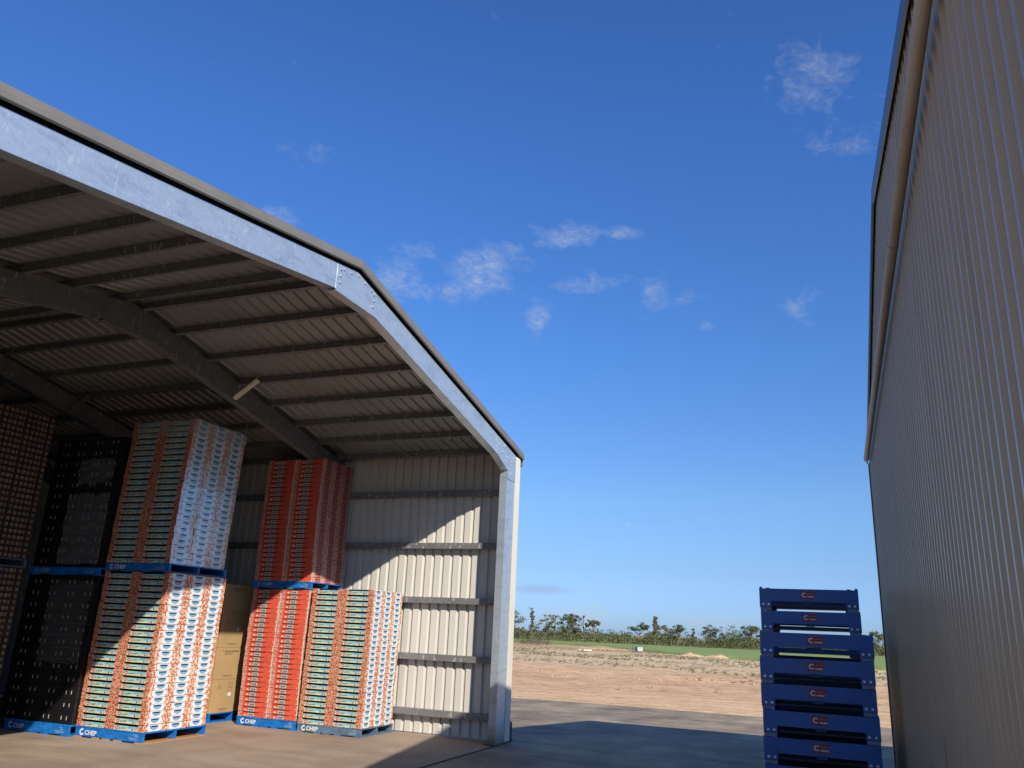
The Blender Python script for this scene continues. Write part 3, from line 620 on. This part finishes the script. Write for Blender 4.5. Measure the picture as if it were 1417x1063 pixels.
film_sheet('stretch_film','thin grey stretch film around the lower black crates',-11.10,-10.24,.95,2.12,9.095,M['film_thin'],.05)
# ------------------------------------------------------------------ tan panelled cartons (far left)
def tan_tray(w,d,h,v):
    mb=MB(); mb.box(0,w,0,d,0,h-.003,0); n=5; rr=random.Random(v)
    for k in range(n):
        y0=d*(k+.16)/n; y1=d*(k+.82)/n
        if k==3: y0=d*(k+.05)/n; y1=d*(k+.5)/n
        mb.box(w,w+.004,y0,y1,h*.20,h*.76,1 if rr.random()<.8 else 2)
        mb.box(w+.004,w+.0045,y0+.005,y0+.02,h*.3,h*.4,0)
    me=bpy.data.meshes.new('tan_carton'); me.from_pydata(mb.v,[],mb.f)
    for x in ('darkbrown','tan','tan_film'): me.materials.append(M[x])
    me.polygons.foreach_set('material_index',mb.m); me.update(); return me
for (z0,z1,n,nm) in ((.11,2.27,24,'lower stack at far left'),(2.395,4.60,25,'upper stack at far left')):
    mes=[tan_tray(1.17,.39-.003,(z1-z0)/n,v) for v in range(5)]
    for k in range(n):
        for j,c in ((0,'nearest'),(1,'middle'),(2,'rearmost')):
            o=link('tan_carton',random.choice(mes),None,(-12.60+random.uniform(-.004,.004),7.66+j*.393,z0+k*(z1-z0)/n)); o.scale=(1,1,1)
            tag(o,f'dark carton with tan panels, {c} column, {lay(k,n)}, {nm}','carton','tan panelled cartons stacked at far left')
# ------------------------------------------------------------------ brown cartons
cz=[.15,.68,1.20,1.74,2.25]
def carton(k):
    w,d,h=1.06,1.14,cz[k+1]-cz[k]-.004
    root=empty('cardboard_carton',(-10.92,11.50,cz[k]),['plain brown cardboard carton at the bottom of its stack beside the red trays','brown cardboard carton second from the floor, with a printed heading','brown cardboard carton third from the floor, half in sunlight','shaded brown cardboard carton on top of its stack'][k],'carton','brown cardboard cartons stacked between tray stacks')
    mb=MB(); mb.box(0,w,0,d,0,h); mb.build('box',M['carton'],root)
    mb=MB()
    def s(y0,y1,z0,z1): mb.box(w,w+.001,y0,y1,z0,z1)
    rr=random.Random(k)
    def line(y0,y1,z,hh=.012):
        y=y0
        while y<y1: l=rr.uniform(.015,.05); s(y,min(y1,y+l),z,z+hh); y+=l+.008
    line(.22,.46,.05); line(.28,.40,.03,.008)
    if k%2==1: 
        line(.20,.55,h-.075,.022); line(.20,.42,h-.10,.010); line(.2,.36,h-.118,.01)
        mb.prism([(w,.14,h-.075),(w,.175,h-.06),(w,.15,h-.045)],(.001,0,0))
    else:
        s(.16,.20,h-.12,h-.11); s(.16,.165,h-.12,h-.07); s(.195,.20,h-.12,h-.07); line(.14,.24,h-.14,.008)
        s(.40,.50,h-.06,h-.055); s(.40,.405,h-.20,h-.06); s(.495,.50,h-.20,h-.06); line(.42,.48,h-.10,.01); line(.42,.48,h-.14,.01)
    for z in (h*.3,h*.62): mb.box(w*.80,w*.9,-.001,0,z,z+.012)
    mb.build('print',M['print'],root)
    mb=MB(); 
    if k%2==0: mb.box(w,w+.0015,.41,.49,h-.27,h-.215)
    else: mb.box(w*.84,w*.93,-.0015,0,h*.45,h*.55)
    mb.build('label',M['white'],root)
for k in range(4): carton(k)
# film cap on tall stack
def cap():
    mb=MB(); n=40; x0,x1,y0,y1=-10.11,-8.895,9.165,10.35
    per=[]
    for k in range(n+1):
        t=k/n
        if t<.5: per.append((x0+(x1-x0)*t*2,y0,0))
        else: per.append((x1,y0+(y1-y0)*(t-.5)*2,1))
    idx={}
    prof=[(4.33,.014),(4.42,.018),(4.52,.02),(4.57,.012),(4.60,-.03),(4.60,-.12)]
    for i,(x,y,s_) in enumerate(per):
        for j,(z,o_) in enumerate(prof):
            q=.02*noise.noise((x*7,y*7,z*9)); off=o_+q*.6
            zz=z+ (.05*noise.noise((x*5,y*5,3)) if j==0 else .02*noise.noise((x*9,y*9,z)))
            zz-= (.10*max(0,1-(x-x0)/.55) if (s_==0 and j>1) else 0)
            idx[i,j]=len(mb.v); mb.v.append((x+(off if s_ else -0),y-(off if not s_ else 0),zz))
    for i in range(n):
        for j in range(len(prof)-1): mb.f.append((idx[i,j],idx[i+1,j],idx[i+1,j+1],idx[i,j+1])); mb.m.append(0); mb.sm.append(True)
    # loose twisted tail at the rear corner
    p=Vector((x1+.01,y1,4.52))
    for k in range(9):
        q=p+Vector((.022*math.sin(k*1.1)+.012,.016*math.cos(k*.9),-.035)); mb.tube(p,q,.006,.005,n=5); p=q
    o=mb.build('stretch_film',M['film_clear']); tag(o,'clear stretch film bunched over the top of the tall teal tray stack','stretch film')
cap()

# ------------------------------------------------------------------ blue steel stacking pallets
PW,PD_,PH=1.105,1.07,.2575
def blue_pallet():
    root=empty('steel_pallet',(0,0,0),'x','pallet')
    b=M['deepblue']; mb=MB(); pw=.135; bz=.105; t=.035
    for y in (0,PD_-t):
        mb.prism([(0,y,.032),(pw,y,.032),(pw,y,bz),(PW-pw,y,bz),(PW-pw,y,.032),(PW,y,.032),(PW,y,PH-.006),(0,y,PH-.006)],(0,t,0))
    for x in (0,PW-t):
        mb.prism([(x,t+.001,.032),(x,.16,.032),(x,.16,bz),(x,PD_-.16,bz),(x,PD_-.16,.032),(x,PD_-t-.001,.032),(x,PD_-t-.001,PH-.008),(x,t+.001,PH-.008)],(t,0,0))
    for x in (.004,PW-.034):
        for y in (.003,PD_-.033): mb.box(x,x+.03,y,y+.03,PH-.006,PH+.012)
    mb.box(.08,.12,.003,.03,PH-.006,PH+.003); mb.box(PW-.12,PW-.08,.003,.03,PH-.006,PH+.003)
    mb.box(t,PW-t,PD_/2-.02,PD_/2+.02,.0585,.09)
    mb.build('frame',b,root)
    mb=MB()
    n=44
    for k in range(1,n): x=t+(PW-2*t)*k/n; mb.box(x-.005,x+.005,t,PD_-t,.046,.052)
    for k in range(1,n): y=t+(PD_-2*t)*k/n; mb.box(t,PW-t,y-.005,y+.005,.0525,.058)
    for y in (t+.002,PD_-t-.006): mb.box(pw,PW-pw,y,y+.004,.11,.20)
    mb.build('mesh_deck',M['meshsteel'],root)
    for x in (.0,PW-pw):
        for y in (0,PD_-.13):
            mb=MB(); mb.box(x+.006,x+pw-.006,y+.008,y+.122,.0,.031)
            for k in range(9): xx=x+.008+k*.0135; mb.box(xx,xx+.007,y+.003,y+.008,.001,.030)
            mb.build('foot',M['footgrey'],root)
    for x in (.045,.105,PW-.105,PW-.045):
        mb=MB(); mb.tube((x,0,.068),(x,-.009,.068),.013,n=10); mb.tube((x,-.009,.068),(x,-.014,.068),.007,n=6); mb.build('bolt',M['bolt'],root)
    cxm=PW*.50
    mb=MB(); mb.prism([(cxm-.05,-.004,.115),(cxm-.05,-.004,.082),(cxm+.05,-.004,.082),(cxm+.05,-.004,.115)],(0,.004,0)); mb.box(cxm-.045,cxm+.045,.0,.006,.085,.105)
    mb.tube((cxm-.027,-.004,.100),(cxm-.027,-.0055,.100),.008,n=10,m=1); mb.tube((cxm+.022,-.004,.100),(cxm+.022,-.0055,.100),.008,n=10,m=1)
    mb.build('lifting_tab',[M['deepblue2'],M['dark']],root)
    mb=MB(); x0,x1,z0,z1=cxm-.085,cxm+.075,.140,.226; mb.box(x0,x1,-.0025,0,z0,z1,0)
    # pointed C shape and two text bars
    C=[(.0,.5),(.13,.92),(.40,.92),(.46,.70),(.22,.70),(.15,.5),(.22,.32),(.46,.32),(.40,.10),(.13,.10)]
    w_=.066;h_=.066
    def cp(i): return (x0+.010+C[i][0]*w_*1.9,-.0035,z0+.010+C[i][1]*h_)
    for q in ((0,1,4,5),(1,2,3,4),(0,5,6,9),(9,6,7,8)): mb.face([cp(i) for i in q],1)
    def bars(za,zb,m,seed):
        rr=random.Random(seed); x=x0+.078
        while x<x1-.012: l=rr.uniform(.008,.014); mb.face([(x,-.0035,za),(x+l,-.0035,za),(x+l,-.0035,zb),(x,-.0035,zb)],m); x+=l+.0025
    bars(z0+.016,z0+.033,1,3); bars(z0+.052,z0+.064,2,5)
    mb.build('logo_plate',[M['logored'],M['logowhite'],M['logopink']],root)
    return root
bp0=blue_pallet(); first=True
for (x0,y0,n,nm) in ((-.822,9.28,7,'front'),(-.892,10.42,9,'rear')):
    for k in range(n):
        o=bp0 if first else copy_tree(bp0); first=False
        o.location=(x0+random.uniform(-.009,.009),y0+random.uniform(-.010,.010),k*PH-.004); o.rotation_euler=(0,0,random.uniform(-.013,.013))
        tag(o,(f'blue steel pallet with red badge, {"topmost" if k==n-1 else ORD[k]+(" from the ground" if k else "")} of the {nm} stack'),'pallet','blue steel pallets stacked in the alley')

# ------------------------------------------------------------------ small things in the field
wt=empty('water_tank',(-18.85,82.0,.14),'small white cube tank in a cage standing in the dirt field','tank')
wt.scale=(.36,.36,.36)
mb=MB(); mb.box(-.02,1.22,0,1.0,.14,1.22); mb.box(.45,.7,.3,.6,1.22,1.28); mb.build('tank',pm('white_plastic',(.80,.80,.76),.5,0,.06),wt)
mb=MB()
for x in (-.04,.36,.8,1.22): mb.box(x,x+.02,-.03,-.01,.14,1.24)
for z in (.3,.7,1.1): mb.box(-.05,1.25,-.05,-.03,z,z+.02)
mb.build('cage',M['galv_dull'],wt); mb=MB(); mb.box(-.04,1.24,0,1.0,0,.03); [mb.box(x,x+.1,0,1.0,.03,.14) for x in (-.04,.55,1.14)]; mb.build('base',M['galv_dull'],wt)
o=MB(); o.box(0,.45,0,.5,0,.75); o.box(.05,.4,.05,.45,.75,.95); o.box(-.5,-.42,.1,.2,0,.9); o=o.build('pump_box',pm('teal_grey_paint',(.06,.10,.11),.5),loc=(-19.15,82.1,.14)); o.scale=(.5,.5,.5); tag(o,'dark teal pump box and stake beside the white cube tank','pump')
M['brush']=pm('dry_brush',(.16,.11,.08),.9,0,.4,3)
mb=MB()
for k in range(420):
    a=random.uniform(0,6.28); r=random.random()**.6; p=Vector((math.cos(a)*r*2.4,math.sin(a)*r*.8,random.random()*.9*(1-r*.7))); d=Vector((random.uniform(-1,1),random.uniform(-1,1),random.uniform(-.3,.8)))*.45; w=Vector((random.uniform(-1,1),random.uniform(-1,1),random.uniform(-1,1)))*.04
    mb.face([p,p+d,p+d+w,p+w])
o=mb.build('brush_heap',M['brush'],loc=(-34.6,95,.1)); tag(o,'low heap of dry brown brush on the left of the field','brush heap')

# weeds in the dirt : nobody could count
M['weed']=pm('weed_leaves',(.15,.165,.065),.9,0,.4,1.2,tint=(.25,.22,.11))
mb=MB(); cnt=0
while cnt<4200:
    y=26+random.random()**.7*62; x=random.uniform(-.62*y-4,.16*y+3)
    dens=noise.noise((x*.12,y*.16,11))+.30*math.exp(-((y-64)/12)**2)-.28*(y<40)+.15*math.exp(-((y-30)/1.2)**2)
    if dens<random.uniform(-.05,.40): continue
    cnt+=1; n=random.randint(4,8); hh=random.uniform(.04,.15)
    for k in range(n):
        a=random.uniform(0,6.28); d=Vector((math.cos(a),math.sin(a),0)); b=Vector((x,y,.03))+d*random.uniform(0,.08); w=Vector((-d.y,d.x,0))*random.uniform(.010,.026)
        tip=b+d*random.uniform(.05,.2)+Vector((0,0,hh*random.uniform(.5,1))); mb.face([b-w,b+w,tip+w*.5,tip-w*.5])
mb.build('weeds',M['weed']).__setitem__('kind','stuff')
# clods of earth along the tilled strip
mb=MB()
for k in range(2600):
    y=26.5+random.random()**1.4*40; x=random.uniform(-.62*y-3,.15*y+2)
    if noise.noise((x*.15,y*.5,3))<random.uniform(-.3,.4): continue
    r=random.uniform(.015,.05); p=Vector((x,y,.04+.3*r))
    v=[p+Vector((random.uniform(.6,1.2)*r*math.cos(a),random.uniform(.6,1.2)*r*math.sin(a),-r*.4)) for a in (0,1.6,3.1,4.7)]; t=p+Vector((random.uniform(-.4,.4)*r,random.uniform(-.4,.4)*r,r*random.uniform(.6,1)))
    for i in range(4): mb.face([v[i],v[(i+1)%4],t])
mb.build('earth_clods',M['dirt']).__setitem__('kind','stuff')

# ------------------------------------------------------------------ trees
def leafmat(name,c,c2):
    m,nt,b=newmat(name); r=ramp(nt,nz(nt,pos(nt),.9,4),[(.3,c),(.7,c2)]); nt.links.new(r.outputs[0],b.inputs['Base Color']); b.inputs['Roughness'].default_value=.8; b.inputs['Specular IOR Level'].default_value=.2; return m
M['leaf']=leafmat('eucalypt_leaves',(.075,.09,.045),(.17,.18,.095)); M['leaf2']=leafmat('grey_green_leaves',(.095,.095,.06),(.20,.18,.115)); M['scrub']=leafmat('scrub_leaves',(.065,.08,.03),(.165,.17,.075))
M['bark']=pm('pale_bark',(.24,.18,.13),.9,0,.3,3)
def leafquad(mb,c,s):
    a=Vector((random.uniform(-1,1),random.uniform(-1,1),random.uniform(-1,1))).normalized(); t=a.orthogonal().normalized(); b=a.cross(t)
    w=s*random.uniform(.6,1.3); h=s*random.uniform(.4,.9); mb.face([c-t*w-b*h*.3,c-b*h,c+t*w+b*h*.2,c+b*h])
def tree(az_,h,spread,dist,shape,label,leaf='leaf',dens=1.0):
    x,y=math.sin(R(az_))*dist,math.cos(R(az_))*dist
    root=empty('eucalyptus_tree',(x,y,.1),label,'tree','tall trees rising out of the scrub line')
    tb=MB(); cr=MB(); rnd=random
    p=Vector((0,0,0)); lean=rnd.uniform(-.06,.06); pts=[p]
    for k in range(4): p=p+Vector((lean*h*.25+rnd.uniform(-.08,.08),rnd.uniform(-.08,.08),h*.2)); pts.append(p)
    for k in range(4): tb.tube(pts[k],pts[k+1],.13*(1-k*.2)*h/5,.13*(1-(k+1)*.2)*h/5,n=6,caps=False)
    nc=int(13*dens) if shape!='sparse' else 9
    for k in range(nc):
        f=rnd.uniform(.42,1.0) if shape!='umbrella' else rnd.uniform(.70,1.0)
        if shape=='tower': f=.35+.65*(k+.5)/nc
        if shape=='tower': rad=spread*(.30*(1.2-f)+.18)
        else: rad=spread*(.35+.75*math.sin(max(0,min(1,(f-.35)/.7))*math.pi)**.6)
        a=rnd.uniform(0,6.28); rr_=rad*rnd.uniform(.25,1.15); c=Vector((math.cos(a)*rr_,math.sin(a)*rr_,h*f-.12*h+rnd.uniform(-.15,.15)))+Vector((lean*h,0,0))
        bi=min(4,max(1,int(f*4-.6))); base=pts[bi]
        mid=(base+c)/2+Vector((rnd.uniform(-.1,.1),rnd.uniform(-.1,.1),-.08*h*.3)); tb.tube(base,mid,.04*h/5,.026*h/5,n=5,caps=False); tb.tube(mid,c,.026*h/5,.010*h/5,n=5,caps=False)
        cs=spread*rnd.uniform(.16,.34); nq=int(rnd.uniform(26,60)*dens*(.55 if shape=='sparse' else 1))
        fl=rnd.uniform(.45,.8)
        for q in range(nq):
            v=Vector((rnd.gauss(0,.6),rnd.gauss(0,.6),rnd.gauss(0,.5)*fl)); leafquad(cr,c+v*cs,rnd.uniform(.05,.15))
    tb.build('trunk',M['bark'],root); cr.build('crown',M[leaf],root)
TS=1.32
T=[(-21.45,4.6,1.5,150,'round','broad dark tree directly behind the shed corner','leaf',1.5),
 (-20.1,4.5,.7,150,'tower','slim tree with a pointed spire, second from the shed corner','leaf',1),
 (-19.2,3.9,1.0,149,'round','loose leaning tree between the spire tree and the double crown','leaf',1),
 (-18.55,3.9,.9,151,'round','thin topped tree left of the pair of dense crowns','leaf2',.8),
 (-17.75,4.0,1.1,150,'round','dense rounded tree, left half of the paired crowns','leaf',1.5),
 (-17.2,3.9,.9,150,'round','dense rounded tree, right half of the paired crowns','leaf2',1.3),
 (-16.55,4.2,.8,151,'sparse','sparse see-through tree against the white cloud','leaf',.8),
 (-15.9,3.3,.8,149,'umbrella','bare stemmed tree with a flat top, right end of the left group','leaf',1.2),
 (-12.85,2.9,1.0,150,'umbrella','lone low flat crowned tree in the gap of the skyline','leaf',1.1),
 (-11.75,4.2,.55,150,'tower','tallest narrow tree with browned leaves right of the gap','leaf2',1.6),
 (-11.2,3.0,1.2,151,'round','bushy tree at the right foot of the tallest narrow tree','leaf',1.4),
 (-10.2,3.0,.9,150,'umbrella','wide low tree second right of the tallest narrow tree','leaf',1.1),
 (-9.25,2.7,.45,152,'tower','tiny upright tree between two wider crowns','leaf',.8),
 (-8.2,3.1,1.1,150,'round','rounded tree above the left dirt mound','leaf',1.3),
 (-7.1,3.4,1.2,149,'sparse','open branched pale tree above the right dirt mound','leaf2',1.3),
 (-5.75,3.2,1.4,148,'round','broad tree partly hidden by the blue pallet stack','leaf',1.6),
 (1.4,3.0,1.1,140,'round','tree seen through the slot beside the beige wall','leaf',1.3),
 (2.4,2.9,1.0,141,'umbrella','tree half hidden by the far corner of the beige wall','leaf2',1.1)]
for t in T: tree(t[0],t[1]*TS,t[2]*1.45,*t[3:7],t[7]*1.4)
mb=MB()
def scrub(n,d0,d1,h0,h1,s):
    for k in range(n):
        a=random.uniform(-58,22); d=random.uniform(d0,d1); hmod=.7+.45*noise.noise((a*.5,d*.2,1))+.3*noise.noise((a*2.1,3,1))
        if -24<a<-15.5: hmod*=1.2
        z=random.random()**.8*(h0+(h1-h0)*random.random())*hmod
        leafquad(mb,Vector((math.sin(R(a))*d,math.cos(R(a))*d,z+.05)),random.uniform(.7,1.4)*s)
scrub(9000,140,150,.5,1.3,.16)
for k in range(620):
    a=random.uniform(-58,22); d=139.5+random.random()**1.3*24; hh=random.choice((1.3,1.8,2.1,2.4,2.8,3.2))*random.uniform(.75,1.12)*(.9+.35*noise.noise((a*.4,2,5))); ww=random.uniform(.5,1.3); cx2,cy2=math.sin(R(a))*d,math.cos(R(a))*d
    for q in range(int(80*ww)):
        v=Vector((random.gauss(0,.5)*ww,random.gauss(0,.5)*ww,0)); zz=hh*(.30+.62*random.random()**.7)*(1-.22*(v.x*v.x/(ww*ww)))
        leafquad(mb,Vector((cx2,cy2,zz))+v,random.uniform(.07,.20))
scrub(16000,164,176,1.7,2.3,.24)
o=mb.build('scrub',M['scrub']); o['kind']='stuff'
mb=MB()
for k in range(300):
    a=random.uniform(-55,20); d=random.uniform(138.5,141); p=Vector((math.sin(R(a))*d,math.cos(R(a))*d,0)); mb.tube(p,p+Vector((random.uniform(-.5,.5),0,random.uniform(.5,1.9))),.028,.014,n=4,caps=False)
mb.build('scrub_stems',M['bark']).__setitem__('kind','stuff')
